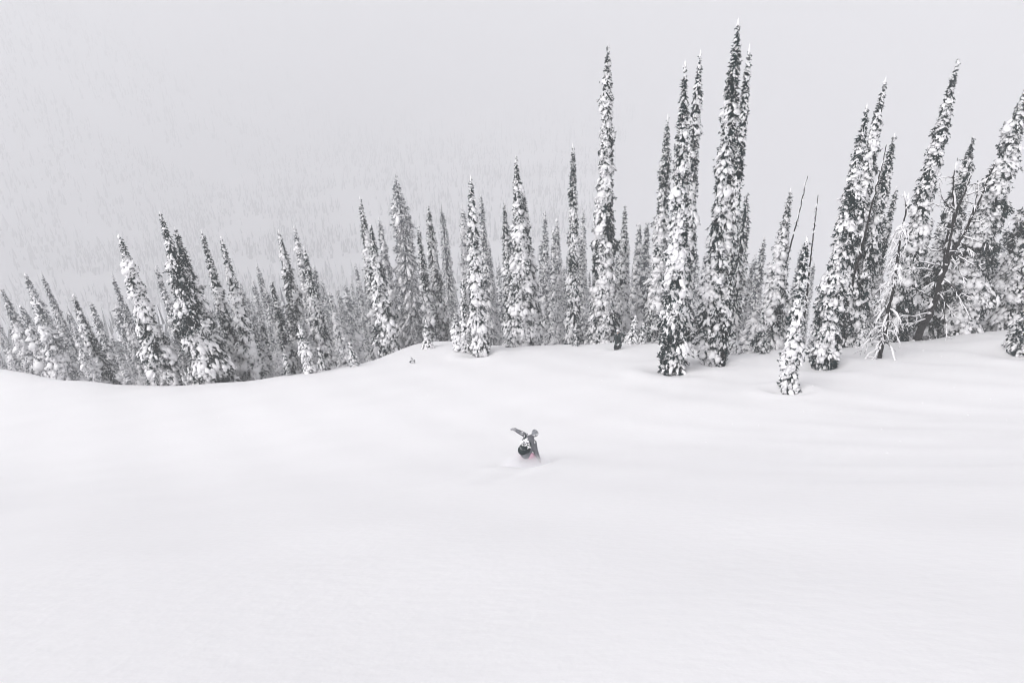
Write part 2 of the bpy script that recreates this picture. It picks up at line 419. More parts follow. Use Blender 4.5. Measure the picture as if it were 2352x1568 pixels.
# ---------------------------------------------------------------- haze
def box_mesh(name, lo, hi):
    v = np.array([(x, y, z) for x in (lo[0], hi[0]) for y in (lo[1], hi[1]) for z in (lo[2], hi[2])], float)
    f = np.array([(0, 1, 3, 2), (4, 6, 7, 5), (0, 4, 5, 1), (2, 3, 7, 6), (0, 2, 6, 4), (1, 5, 7, 3)])
    return make_mesh(name, v, f, False)
def volume_mat(name, color, density, ani=0.0):
    m = bpy.data.materials.new(name); m.use_nodes = True; t = m.node_tree; t.nodes.clear()
    v = t.nodes.new('ShaderNodeVolumePrincipled'); o = t.nodes.new('ShaderNodeOutputMaterial')
    v.inputs['Color'].default_value = (*color, 1); v.inputs['Density'].default_value = density; v.inputs['Anisotropy'].default_value = ani
    t.links.new(v.outputs[0], o.inputs['Volume'])
    return m, v
m_haze, _ = volume_mat('haze', (0.915, 0.918, 0.925), HAZE_DENSITY)
tag(obj('haze', box_mesh('haze', (-2400, -20, -430), (2400, 4050, 200)), m_haze), 'pale winter cloud and drifting snow filling the valley', kind='stuff')

# ---------------------------------------------------------------- conifers
def fields(rng, n=6):
    w = rng.normal(size=(n, 3)) * np.array([1.6, 1.6, 1.5]); p = rng.uniform(0, 6.28, n)
    def f(az, z, s=1.0):
        v = np.stack([np.cos(az), np.sin(az), z / s], -1)
        return np.sin(v @ w.T + p).sum(-1) / math.sqrt(n) * 0.9
    return f

def frames(az, droop, roll):
    """k x 3 x 3, columns: out, side, up of a branch pad"""
    o = np.stack([np.cos(az) * np.cos(droop), np.sin(az) * np.cos(droop), -np.sin(droop)], -1)
    s = np.stack([-np.sin(az), np.cos(az), np.zeros_like(az)], -1)
    s = s * np.cos(roll)[:, None] + np.cross(o, s) * np.sin(roll)[:, None]
    return np.stack([o, s, np.cross(o, s)], -1)

def spikes(P, D, L, W, rng):
    """one thin triangle per needle spray"""
    n = len(P)
    side = np.cross(D, rng.normal(size=(n, 3))); side /= np.linalg.norm(side, axis=1)[:, None] + 1e-9
    V = np.empty((n, 3, 3)); V[:, 0] = P - side * W[:, None]; V[:, 1] = P + side * W[:, None]; V[:, 2] = P + D * L[:, None]
    return V.reshape(-1, 3), np.arange(3 * n).reshape(n, 3)

WIND = math.radians(215)    # side that caught the snow: uphill and to the left

def conifer(seed, H, prof, load=0.6, s=1.0, sub=1, spr=5, nsp=7, frost=0.12, style='fir', pillows=0):
    """needles, snow and trunk geometry plus matrices of single large pillows"""
    rng = np.random.default_rng(seed); f1 = fields(rng); f2 = fields(rng)
    pt, pr = np.array([p[0] for p in prof]), np.array([p[1] for p in prof])
    R = lambda z: np.interp(z / H, pt, pr)
    z = 0.012 * H + 0.05; lev = []
    dz0 = {'fir': 0.27, 'open': 0.42, 'drape': 0.34}[style]
    while z < H * 0.985:
        r = float(R(z)); n = max(3, int(2 * math.pi * r / (0.36 * s) + 1.5)) if style == 'fir' else max(3, int(2 * math.pi * r / (0.55 * s) + 1))
        a0 = rng.uniform(0, 6.28)
        for k in range(n):
            lev.append((z + rng.uniform(-0.12, 0.12) * s, a0 + 2 * math.pi * (k + rng.uniform(-0.3, 0.3)) / n))
        z += dz0 * s * (0.55 + 0.45 * min(1.0, r / 0.6)) * rng.uniform(0.85, 1.2)
    zz = np.array([l[0] for l in lev]); az = np.array([l[1] for l in lev]); N = len(zz)
    rr = R(zz) * (0.80 + 0.22 * f1(az, zz, 0.9)) * rng.uniform(0.8, 1.2, N)
    wl = rng.uniform(1.1, 2.6, 2)
    rr *= 1 + 0.15 * np.sin(zz * 6.28 / wl[0] + rng.uniform(0, 6.28)) + 0.10 * np.sin(zz * 6.28 / (wl[1] * 1.9) + 2 * np.cos(az))
    rr = np.maximum(rr, 0.03)
    Lf = load + 0.30 * np.cos(az - WIND) + 0.66 * f2(az, zz, 1.3)
    droop = np.radians(rng.uniform(26, 62, N)) + 0.25 * np.clip(1 - zz / H, 0, 1)
    if style == 'open': droop = np.radians(rng.uniform(22, 44, N))
    if style == 'drape': droop = np.radians(rng.uniform(48, 76, N))
    Fm = frames(az, droop, rng.uniform(-0.4, 0.4, N))
    sz = s * np.clip(0.32 + 0.95 * R(zz), 0.28, 1.0)
    Lp = sz * np.clip(0.235 * np.exp(rng.normal(0, 0.45, N)), 0.08, np.where(zz < 1.2, 0.27, 0.43)); Wp = Lp * rng.uniform(0.45, 1.0, N); Tp = Lp * rng.uniform(0.26, 0.48, N)
    if style in ('open', 'drape'):
        Lp = np.maximum(rr * rng.uniform(0.32, 0.5, N), 0.12); Wp = Lp * rng.uniform(0.22, 0.38, N); Tp = Lp * rng.uniform(0.12, 0.24, N)
    rc = np.maximum(rr - Lp * 0.55, 0.0) if style == 'fir' else np.maximum(rr * 0.62, 0)
    C = np.stack([np.cos(az) * rc, np.sin(az) * rc, zz + (0 if style == 'fir' else -np.tan(droop) * rc * 0.7)], -1)
    snowed = rng.random(N) < np.clip(Lf, 0.03, 0.97)
    S, K, pil = [], [], []
    temps = [lumpy(sub, rng, 0.34) for _ in range(5)]
    ti = rng.integers(0, 5, N)
    def blobs(mask, scale, off, tsel):
        for t in range(5):
            m = mask & (tsel == t)
            if not m.any(): continue
            v, fc = temps[t]
            sc = np.stack([Lp[m], Wp[m], Tp[m]], -1) * scale
            M = Fm[m] * sc[:, None, :]
            c = C[m] + np.einsum('kij,kj->ki', Fm[m], off[m])
            P = np.einsum('mj,kij->kmi', v, M) + c[:, None, :]
            F = (fc[None] + (np.arange(m.sum()) * len(v))[:, None, None]).reshape(-1, 3)
            S.append((P.reshape(-1, 3), F))
    z3 = np.zeros(N)
    blobs(snowed, 1.0, np.stack([z3, z3, Tp * 0.45], -1), ti)
    thr = snowed & (rng.random(N) < 0.55)
    blobs(thr, 0.45, np.stack([Lp * rng.uniform(0.5, 1.2, N), Wp * rng.uniform(-1.2, 1.2, N), Tp * rng.uniform(-0.3, 0.4, N)], -1), (ti + 2) % 5)
    two = snowed & (rng.random(N) < 0.7)
    blobs(two, 0.62, np.stack([Lp * rng.uniform(0.35, 0.9, N), Wp * rng.uniform(-1, 1, N), Tp * rng.uniform(-0.2, 0.5, N)], -1), (ti + 1) % 5)
    if style == 'fir':
        big = np.where(snowed & (Lf > np.quantile(Lf, 0.55)) & (zz < 0.93 * H) & (zz > max(0.12 * H, 1.3)) & (R(zz) > 0.22))[0]
        rng.shuffle(big); taken = []
        for i in big:
            if len(pil) >= pillows: break
            if any(np.linalg.norm(C[i] - q) < 0.75 * s for q in taken): continue
            taken.append(C[i]); k = rng.uniform(0.8, 1.25)
            M = np.eye(4); M[:3, :3] = Fm[i] * np.minimum(np.array([Lp[i] * 1.1, Wp[i] * 1.1, Tp[i] * 1.0]) * k, [0.40, 0.34, 0.19])[None, :]
            M[:3, 3] = C[i] + Fm[i][:, 2] * Tp[i] * 0.55 + Fm[i][:, 0] * Lp[i] * 0.1
            pil.append(M)
    # needle sprays hanging out under and round the pads
    bare = ~snowed
    for part, nn in ((snowed, max(2, spr - 1)), (bare, int(spr * 3.3))):
        ii = np.repeat(np.where(part)[0], nn); n = len(ii)
        if n == 0: continue
        loc = np.stack([Lp[ii] * rng.uniform(-0.2, 1.35, n), Wp[ii] * rng.uniform(-1.3, 1.3, n),
                        np.where(rng.random(n) < 0.28, Tp[ii] * rng.uniform(-0.2, 0.9, n), -Tp[ii] * rng.uniform(0.15, 0.9, n)) if part is snowed else Tp[ii] * rng.uniform(-0.9, 0.6, n)], -1)
        P0 = C[ii] + np.einsum('kij,kj->ki', Fm[ii], loc)
        d0 = np.stack([rng.uniform(0.2, 1.0, n), rng.normal(0, 0.5, n), rng.uniform(-0.9, 0.35, n)], -1)
        D0 = np.einsum('kij,kj->ki', Fm[ii], d0); D0 /= np.linalg.norm(D0, axis=1)[:, None]
        jj = np.repeat(np.arange(n), nsp); m = len(jj)
        sp_ = s * np.clip(0.42 + 0.62 * R(zz[ii[jj]]), 0.40, 1.0)
        P = P0[jj] + rng.normal(0, 0.035, (m, 3)) * sp_[:, None] + D0[jj] * (rng.uniform(-0.05, 0.1, m) * sp_)[:, None]
        D = D0[jj] + rng.normal(0, 0.5, (m, 3)); D /= np.linalg.norm(D, axis=1)[:, None]
        L = sp_ * rng.uniform(0.11, 0.26, m); W = L * rng.uniform(0.15, 0.30, m)
        fr = rng.random(m) < frost * (1.0 if part is snowed else 1.6)
        if (~fr).any(): K.append(spikes(P[~fr], D[~fr], L[~fr], W[~fr], rng))
        if fr.any(): S.append(spikes(P[fr] + np.array([0, 0, 0.02]), D[fr], L[fr], W[fr] * 1.2, rng))
    # dark inner body of the crown
    core = {'fir': 0.50, 'open': 0.24, 'drape': 0.25}[style]
    nz = max(6, int(H / (0.35 * s))); zs = np.linspace(0.01 * H, 0.97 * H, nz); ks = 9
    th = np.arange(ks) * 2 * math.pi / ks
    A, Z = np.meshgrid(th, zs)
    rc2 = np.minimum(R(Z) * core, 0.42) * (1 + 0.3 * f1(A, Z, 0.9)) * rng.uniform(0.6, 1.35, A.shape)
    Vc = np.stack([np.cos(A + Z) * rc2, np.sin(A + Z) * rc2, Z + rng.uniform(-0.1, 0.1, Z.shape) * s], -1).reshape(-1, 3)
    ix = np.arange(nz * ks).reshape(nz, ks); b = np.roll(ix, -1, axis=1)
    Fc = np.concatenate([np.stack([ix[:-1].ravel(), b[:-1].ravel(), b[1:].ravel()], 1), np.stack([ix[:-1].ravel(), b[1:].ravel(), ix[1:].ravel()], 1)])
    K.append((Vc, Fc))
    m = int(nz * ks * 3.5); za = rng.uniform(0.02, 0.95, m) * H; aa = rng.uniform(0, 6.28, m); ra = R(za) * rng.uniform(0.35, 0.72, m)
    Dk = np.stack([np.cos(aa), np.sin(aa), rng.uniform(-0.9, 0.3, m)], -1) + rng.normal(0, 0.35, (m, 3)); Dk /= np.linalg.norm(Dk, axis=1)[:, None]
    Lk = s * rng.uniform(0.12, 0.28, m); K.append(spikes(np.stack([np.cos(aa) * ra, np.sin(aa) * ra, za], -1), Dk, Lk, Lk * rng.uniform(0.14, 0.26, m), rng))
    # snow spire on the leader
    if style == 'fir':
        v, fc = lumpy(sub, rng, 0.15, 1.0)
        cap = 0.012 + 0.03 * max(0.0, load - 0.4)
        S.append((v * np.array([0.035 * s + 0.03 * load, 0.035 * s + 0.03 * load, H * cap]) + np.array([0, 0, H * (1 - cap)]), fc))
    tr = tube([(0, 0, -0.4), (0, 0, H * 0.3), (0, 0, H * 0.7), (0, 0, H * 0.992)],
              [0.055 + 0.011 * H, 0.04 + 0.008 * H, 0.03 + 0.004 * H, 0.012], 7)
    return cat_mesh(K), cat_mesh(S), tr, pil

PIL_ME = []
_pr = np.random.default_rng(77)
for k in range(6):
    _ch = []
    for _j in range(5):
        v, fc = lumpy(1, _pr, 0.25, 0.6); c = _pr.normal(0, 0.42, 3) * np.array([1, 1, 0.5])
        _ch.append((v * _pr.uniform(0.42, 0.75) * np.array([1, 1, 0.8]) + c, fc))
    v, fc = cat_mesh(_ch); me = make_mesh('snow_pillow', v, fc); me.materials.append(M_TSNOW); PIL_ME.append(me)

def build_tree(name, label, cat, B, T, geo, group=None, rotz=0.0, needle=None):
    (kv, kf), (sv, sf), (tv, tf), pil = geo
    ax = Vector(T - B).normalized(); q = Vector((0, 0, 1)).rotation_difference(ax).to_matrix().to_4x4()
    root = thing(name, label, cat, Matrix.Translation(Vector(B)) @ q @ Matrix.Rotation(rotz, 4, 'Z'), group)
    obj('trunk', make_mesh('trunk', tv, tf), M_BARK, root)
    obj('crown', make_mesh('crown', kv, kf, False), needle or M_NEEDLE, root)
    obj('snow_clumps', make_mesh('snow_clumps', sv, sf), M_TSNOW, root)
    for i, M in enumerate(pil):
        o = obj('snow_pillow', PIL_ME[i % 6], None, root); o.matrix_local = Matrix(M.tolist())
    return root

TRIS = 0
SETTINGS = {   # scale of pads, sub, sprays, spikes per spray, frost (heavier on farther styles, adding painted haze), pillows
    'hero': (1.0, 1, 3, 5, 0.06, 16), 'near': (1.15, 1, 3, 4, 0.16, 8), 'mid': (1.35, 1, 3, 4, 0.32, 0),
    'pale': (1.4, 1, 3, 4, 0.48, 0), 'open': (1.1, 1, 6, 5, 0.34, 0)}

def profile(B, T, w, px_base):
    dB, dT = depth_of(B), depth_of(T); dep = lambda t: dB + (dT - dB) * t
    rb, rm, ru = [0.385 * w[i] / FPX * dep(t) for i, t in enumerate((0.05, 0.5, 0.82))]
    return [(0, rb * 0.86), (0.06, rb), (0.25, rb * 0.55 + rm * 0.5), (0.5, rm), (0.68, 0.5 * (rm + ru)), (0.84, ru), (0.91, ru * 0.52), (0.96, ru * 0.22), (1.0, 0.012)]

for n_, row in enumerate(FIRS):
    key, top, base, off, w, style, load, label = row
    B, T = solve(top, base, off); T = np.array(T); B = np.array(B); H = float(np.linalg.norm(T - B))
    s, sub, spr, nsp, frost, pil = SETTINGS[style]
    geo = conifer(100 + n_ * 7, H, profile(B, T, w, None), load + (0.15 if style == 'hero' else 0.20), s, sub, spr, nsp, frost, 'open' if style == 'open' or key in ('b10', 'c14') else 'fir', pil)
    TRIS += len(geo[0][1]) + len(geo[1][1])
    build_tree('spruce_tree' if style == 'open' else 'fir_tree', label, 'tree', B, T, geo, 'snow-laden firs along the edge of the slope', needle=M_HAZY_NEEDLE if style in ('mid', 'pale', 'open') else None)

for n_, (top, base, w, label) in enumerate(STUBS):
    B, T = solve(top, base, 0); B[2] -= 0.05; H = float(np.linalg.norm(T - B)); r = 0.5 * w / FPX * depth_of(B)
    geo = conifer(900 + n_ * 5, H, [(0, r), (0.2, r * 0.95), (0.6, r * 0.6), (0.9, r * 0.26), (1.0, 0.03)], 1.05, 0.85, 1, 2, 4, 0.4, 'fir', 0)
    TRIS += len(geo[0][1]) + len(geo[1][1])
    build_tree('young_fir', label, 'young tree', B, T, geo, 'snow-packed young firs along the rim')
print('named tree triangles', TRIS)

# ---------------------------------------------------------------- the stand behind: a few shapes, copied tree by tree
def variant(seed, H, rb, rm, ru, load, style='fir', s=1.3, frost=0.5):
    geo = conifer(seed, H, [(0, rb * 0.9), (0.08, rb * 0.84), (0.5, rm * 0.8), (0.82, ru * 0.8), (0.92, ru * 0.4), (1, 0.012)], load + 0.10, s, 1, 3, 4, frost, style, 0)
    k, sn, t, _ = geo
    ms = (make_mesh('trunk', *t), make_mesh('crown', *k, False), make_mesh('snow_clumps', *sn))
    for me, m in zip(ms, (M_BARK, M_HAZY_NEEDLE, M_TSNOW)): me.materials.append(m)
    return H, ms
VARS = [variant(2001, 16, 1.15, .72, .34, .56), variant(2002, 18, 1.0, .66, .38, .56), variant(2003, 14, 1.3, .85, .36, .46),
        variant(2004, 20, 1.2, .8, .45, .55), variant(2005, 17, .85, .55, .28, .48), variant(2006, 15, 1.2, .8, .3, .64),
        variant(2007, 18, 2.0, 1.45, .9, .55, 'open', 1.2, 0.4), variant(2008, 13, 1.0, .7, .32, .6)]
ZONES = [  # tip x range, tip y range, distance behind the crest, how many
    ((-30, 170), (700, 800), (6, 34), 14), ((150, 420), (690, 810), (6, 40), 26), ((380, 640), (650, 800), (7, 46), 34),
    ((540, 720), (600, 700), (50, 115), 20), ((690, 860), (588, 690), (55, 140), 30), ((620, 860), (650, 770), (6, 44), 24),
    ((820, 1130), (500, 700), (14, 72), 34), ((1110, 1330), (480, 660), (14, 80), 26), ((1300, 1540), (475, 660), (10, 85), 26),
    ((1600, 1800), (540, 700), (10, 50), 12), ((1780, 1930), (560, 720), (7, 44), 12), ((1920, 2360), (440, 680), (5, 44), 30)]
rngF = np.random.default_rng(31)
fills = []
for (xr, yr, dr, n) in ZONES:
    got = tries = 0
    while got < n and tries < n * 60:
        tries += 1
        px, py = rngF.uniform(*xr), yr[0] + (yr[1] - yr[0]) * rngF.random() ** 0.8
        d = ray(px, py); Y = float(crest_y(d[0] / d[1])) + dr[0] + (dr[1] - dr[0]) * rngF.random()
        T = d * (Y / d[1]); zg = -float(h_ground(T[0], T[1])); H = T[2] - zg
        if not 6.0 < H < 25: continue
        if any((T[0] - f[1][0]) ** 2 + (T[1] - f[1][1]) ** 2 < 2.6 for f in fills): continue
        fills.append((px, np.array([T[0], T[1], zg - 0.1]), H, Y)); got += 1
fills.sort(key=lambda f: f[0])
REFS = [(-60, None), (56, 'broad slender-tipped fir'), (272, 'long white cap fir'), (366, 'massive dark fir'), (506, 'second thin wavy spire'),
        (675, 'pale sharp-tipped fir'), (826, 'hair-tipped thin fir'), (907, 'open spruce'), (1081, 'white columnar fir'), (1185, 'heavily coated pointed fir'),
        (1316, 'dark slim spire'), (1397, 'tall straight fir'), (1575, 'thick front fir'), (1697, 'tallest fir'), (1817, 'stepped fir'),
        (1993, 'white-tipped leaning fir'), (2203, 'very tall leaning fir')]
ORD = 'first second third fourth fifth sixth seventh eighth ninth tenth eleventh twelfth thirteenth fourteenth fifteenth sixteenth seventeenth eighteenth nineteenth twentieth'.split()
def ordinal(k):
    return ORD[k] if k < 20 else 'twenty-' + ORD[k - 20] if k < 29 else 'thirtieth' if k == 29 else 'thirty-' + ORD[k - 30]
cnt = {}
# the rest of the stand, too deep in the fog to tell apart
def deep_stand(n, seed):
    rng = np.random.default_rng(seed); K, S = [], []
    tpl = [conifer(3000 + i, 16, [(0, .8), (.08, .85), (.5, .55), (.82, .28), (.92, .14), (1, .012)], .62, 3.3, 1, 2, 3, .4) for i in range(4)]
    for _ in range(n):
        px, off = (rng.uniform(-40, 2380) if rng.random() < .35 else rng.uniform(200, 1150)), rng.uniform(38, 110); d = ray(px, 600); q = d[0] / d[1]; Y = float(crest_y(q)) + off; X = q * Y
        z = -float(h_ground(X, Y)); a = rng.uniform(0, 6.28); sc = rng.uniform(.75, 1.2); c, si = math.cos(a) * sc, math.sin(a) * sc
        Rm = np.array([[c, -si, 0], [si, c, 0], [0, 0, sc]])
        k, sn, t, _p = tpl[int(rng.integers(0, 4))]
        K.append((k[0] @ Rm.T + [X, Y, z], k[1])); S.append((sn[0] @ Rm.T + [X, Y, z], sn[1]))
    kv, kf = cat_mesh(K); sv, sf = cat_mesh(S); me = make_mesh('deep_forest', np.concatenate([kv, sv]), np.concatenate([kf, sf + len(kv)]), False)
    me.materials.append(M_HAZY_NEEDLE); me.materials.append(M_TSNOW)
    me.polygons.foreach_set('material_index', np.concatenate([np.zeros(len(kf), np.int32), np.ones(len(sf), np.int32)]))
    print('deep stand', len(me.polygons))
    tag(obj('deep_forest', me), 'foggy mass of further firs filling the gaps behind the stand', kind='stuff')
deep_stand(140, 9)
for (px, B, H, Y) in fills:
    ref = [r for r in REFS if r[0] <= px][-1][1]
    k = cnt.get(ref, 0); cnt[ref] = k + 1
    shade = 'faint' if Y > 100 else 'pale' if Y > 74 else 'grey' if Y > 58 else 'snowy'
    label = (f'{shade} fir of the back stand, {ordinal(k)} tip right of {ref}' if ref else f'{shade} fir of the back stand, {ordinal(k)} tip from the left photo edge')
    vi = int(rngF.integers(0, len(VARS))); Hv, ms = VARS[vi]
    if vi == 6 and rngF.random() < 0.5: Hv, ms = VARS[1]
    sc = H / Hv; wd = sc * rngF.uniform(0.85, 1.15) if sc > 0.8 else 0.8 * rngF.uniform(0.75, 1.0)
    root = thing('fir_tree', label, 'tree', Matrix.Translation(Vector(B)) @ Matrix.Rotation(rngF.uniform(-0.025, 0.025), 4, 'Y') @
                 Matrix.Rotation(rngF.uniform(0, 6.28), 4, 'Z') @ Matrix.Diagonal((wd, wd, sc, 1)), 'firs of the stand behind the rim')
    for nm, me in zip(('trunk', 'crown', 'snow_clumps'), ms): obj(nm, me, None, root)
print('back stand', len(fills), 'variant tris', sum(len(m.polygons) for v in VARS for m in v[1]))

# ---------------------------------------------------------------- dead trees
def on_plane(pts, Y, dys):
    return np.array([ray(*p) * ((Y + dy) / ray(*p)[1]) for p, dy in zip(pts, dys)])

def resample(P, n):
    P = np.asarray(P, float); seg = np.linalg.norm(np.diff(P, axis=0), axis=1); c = np.concatenate([[0], np.cumsum(seg)])
    u = np.linspace(0, c[-1], n)
    Q = np.stack([np.interp(u, c, P[:, i]) for i in range(3)], 1)
    for _ in range(2): Q[1:-1] = 0.25 * Q[:-2] + 0.5 * Q[1:-1] + 0.25 * Q[2:]
    return Q

def limb(name, P, r0, r1, parent, rng, snow=0.7, sides=7, twigs=0, origin=None, snow_w=1.35):
    """dead wood tube as one part, with the snow lying along its top as a sub-part"""
    n = max(5, int(np.linalg.norm(np.diff(P, axis=0), axis=1).sum() / 0.22)); Q = resample(P, n)
    Q[1:-1] += rng.normal(0, 0.018, (n - 2, 3)); rad = np.linspace(r0, r1, n)
    ch = [tube(Q, rad, sides, rng, 0.12)]; sch = []
    for _ in range(twigs):
        i = rng.integers(n // 4, n); d = Q[min(i, n - 1)] - Q[max(i - 1, 0)]; d = d / (np.linalg.norm(d) + 1e-9)
        e = d * 0.6 + rng.normal(0, 0.6, 3) + np.array([0, 0, -0.25]); e /= np.linalg.norm(e); L = rng.uniform(0.2, 0.55)
        tq = np.array([Q[i], Q[i] + e * L * 0.5, Q[i] + e * L + np.array([0, 0, -0.08])]); rt = max(rad[i] * 0.4, 0.012)
        ch.append(tube(tq, [rt, rt * 0.7, 0.006], 4))
        if rng.random() < snow: sch.append(tube(tq + np.array([0, 0, rt + 0.012]), [0.025, 0.04, 0.012], 5))
    o0 = np.zeros(3) if origin is None else origin
    v, f = cat_mesh(ch); part = obj(name, make_mesh(name, v - o0, f), M_BARK, parent)
    if snow > 0:
        tang = np.gradient(Q, axis=0); tang /= np.linalg.norm(tang, axis=1)[:, None] + 1e-9
        flat = np.sqrt(np.clip(1 - tang[:, 2] ** 2, 0, 1)); i = 0
        while i < n - 2:
            L = int(rng.integers(3, 9)); j = min(n, i + L)
            if j - i >= 3 and rng.random() < snow * (0.35 + 0.65 * flat[i:j].mean()):
                up = np.array([0, 0, 1.0]) - tang[i:j] * tang[i:j, 2:3]; up /= np.linalg.norm(up, axis=1)[:, None] + 1e-6
                w = np.sin(np.linspace(0.25, math.pi - 0.25, j - i)) ** 0.5
                rs = (0.035 + rad[i:j] * 0.75) * w * rng.uniform(0.85, 1.25, j - i) * snow_w
                sch.append(tube(Q[i:j] + up * (rad[i:j] * 0.75 + rs * 0.45)[:, None] + np.array([0, 0, 0.01]), rs, 7, rng, 0.12)); i = j - 1
            else: i += 2
        if sch:
            v, f = cat_mesh(sch); tag(obj('snow', make_mesh('snow', v - o0, f), M_TSNOW, part), kind='stuff')
    return part

rd = np.random.default_rng(8)
def dead_root(label, cat, base, Y, name='dead_tree', group=None):
    B = on_plane([base], Y, [0])[0]
    return thing(name, label, cat, Matrix.Translation(Vector(B)), group), B

# the forked dead tree at the top of the slope
_d = ray(2102, 785); YD = float(crest_y(_d[0] / _d[1])) - 0.6
root, B0 = dead_root('dead forked tree leaning over, bare snow-lined branches and dark trunk', 'dead tree', (2102, 785), YD)
def dl(name, pts, r0, r1, dy=0.0, **k):
    m = len(pts); P = on_plane(pts, YD, np.linspace(0, dy, m)); return limb(name, P, r0, r1, root, rd, origin=B0, **k)
dl('trunk', [(2100, 792), (2118, 749), (2137, 720), (2149, 688), (2158, 657), (2162, 634), (2174, 608), (2180, 580)], .28, .17, snow=.8, sides=10, snow_w=.62)
for pts, r0, r1, dy in [
    ([(2172, 600), (2181, 556), (2189, 518), (2200, 480), (2216, 440), (2225, 418), (2231, 403)], .12, .03, -.5),
    ([(2186, 530), (2191, 497), (2189, 447), (2189, 409), (2199, 363)], .10, .02, .7),
    ([(2178, 590), (2189, 577), (2208, 550), (2223, 518), (2235, 487), (2244, 453), (2246, 415)], .12, .03, .4),
    ([(2228, 508), (2243, 478), (2254, 451), (2265, 422), (2284, 378)], .085, .03, -.6),
    ([(2170, 620), (2170, 585), (2172, 560), (2178, 535), (2180, 515)], .13, .06, .5)]:
    dl('stem', pts, r0, r1, dy, snow=.5, twigs=10, snow_w=.9)
for pts, r0, dy in [
    ([(2187, 529), (2170, 525), (2151, 520)], .05, -.6), ([(2172, 560), (2155, 546), (2130, 546), (2111, 551)], .05, .8),
    ([(2168, 575), (2143, 577), (2124, 564)], .06, -.8), ([(2160, 611), (2118, 602), (2103, 598)], .06, -1.0),
    ([(2150, 625), (2118, 615), (2082, 621)], .05, -.9), ([(2186, 580), (2216, 598), (2239, 609), (2265, 612)], .06, -1.0),
    ([(2184, 590), (2204, 623), (2214, 640), (2216, 657)], .05, -1.2), ([(2148, 686), (2130, 678), (2109, 667), (2076, 659)], .07, -.9),
    ([(2138, 718), (2118, 722), (2097, 727), (2074, 724)], .05, -.5), ([(2130, 731), (2100, 742), (2065, 745)], .045, -1.2),
    ([(2164, 640), (2180, 650), (2193, 663), (2204, 690), (2210, 716)], .06, -1.0), ([(2193, 663), (2221, 682), (2239, 688)], .045, -1.4),
    ([(2154, 676), (2168, 716), (2174, 753), (2172, 779)], .055, -1.3), ([(2156, 672), (2176, 703), (2189, 724), (2206, 735)], .055, -.4),
    ([(2204, 690), (2216, 706), (2226, 728)], .04, -1.6), ([(2182, 480), (2174, 468), (2162, 453), (2158, 420)], .04, -.4),
    ([(2190, 488), (2179, 478), (2155, 474), (2145, 468)], .045, .6), ([(2212, 543), (2250, 556), (2281, 567)], .05, -.9),
    ([(2214, 458), (2229, 447), (2233, 428)], .035, .5), ([(2229, 510), (2258, 508), (2273, 493)], .045, -.8),
    ([(2207, 558), (2229, 575), (2244, 588)], .045, -1.1), ([(2150, 690), (2132, 700), (2120, 690)], .04, .9),
    ([(2160, 650), (2140, 650), (2118, 664)], .04, -1.4)]:
    dl('branch', pts, r0 * .8, .010, dy, snow=.62, twigs=12, sides=6, snow_w=.9)

for k in range(20):
    x0, y0 = [(2178, 580), (2195, 500), (2222, 440), (2235, 487), (2262, 430), (2160, 650), (2189, 430), (2150, 690)][k % 8]
    x0 += rd.uniform(-5, 5); y0 += rd.uniform(-22, 22); a = rd.uniform(-.4, 3.5); L = rd.uniform(18, 46); s_ = 1 if math.cos(a) > 0 else -1
    dl('branch', [(x0, y0), (x0 + math.cos(a) * L * .5, y0 - 6 + rd.uniform(-4, 4)), (x0 + math.cos(a) * L, y0 + rd.uniform(-14, 12))], .028, .008, rd.uniform(-1.2, 1.0), snow=.4, twigs=7, sides=5, snow_w=.8)

# the leaning draped dead tree just downhill of it
P11 = hit_ground(2020, 822); Y11 = P11[1]
root11 = thing('dead_tree', 'dead tree draped with drooping snowy twigs, leaning over its bare foot', 'dead tree', Matrix.Translation(Vector(P11)))
tp = on_plane([(2019, 826), (2027, 785), (2034, 753), (2040, 707), (2050, 670), (2055, 638), (2061, 602), (2066, 571), (2069, 539), (2078, 501), (2083, 470)], Y11, np.zeros(11))
limb('trunk', tp, .15, .04, root11, rd, snow=.35, origin=P11, sides=9, snow_w=.6)
TQ = resample(tp, 60)
for k in range(66):
    i = int(rd.integers(4, 54)); a = rd.uniform(0, 6.28) if rd.random() < .4 else rd.normal(math.pi, 0.8); L = rd.uniform(0.7, 1.9) * (1.15 - i / 70)
    o = np.array([math.cos(a), math.sin(a) * 0.9, 0]); p0 = TQ[i]
    pts = np.array([p0, p0 + o * L * .35 + [0, 0, -.05 * L], p0 + o * L * .62 + [0, 0, -.4 * L], p0 + o * L * .78 + [0, 0, -.85 * L]])
    limb('branch', pts, .03, .01, root11, rd, snow=.68, origin=P11, sides=5, twigs=7)
for x, y in [(2088, 443), (2076, 440), (2096, 452)]:
    limb('branch', on_plane([(2081, 480), (0.5 * (2081 + x), 462), (x, y)], Y11, [0, .1, .2]), .03, .01, root11, rd, snow=.4, origin=P11, sides=5, twigs=2)

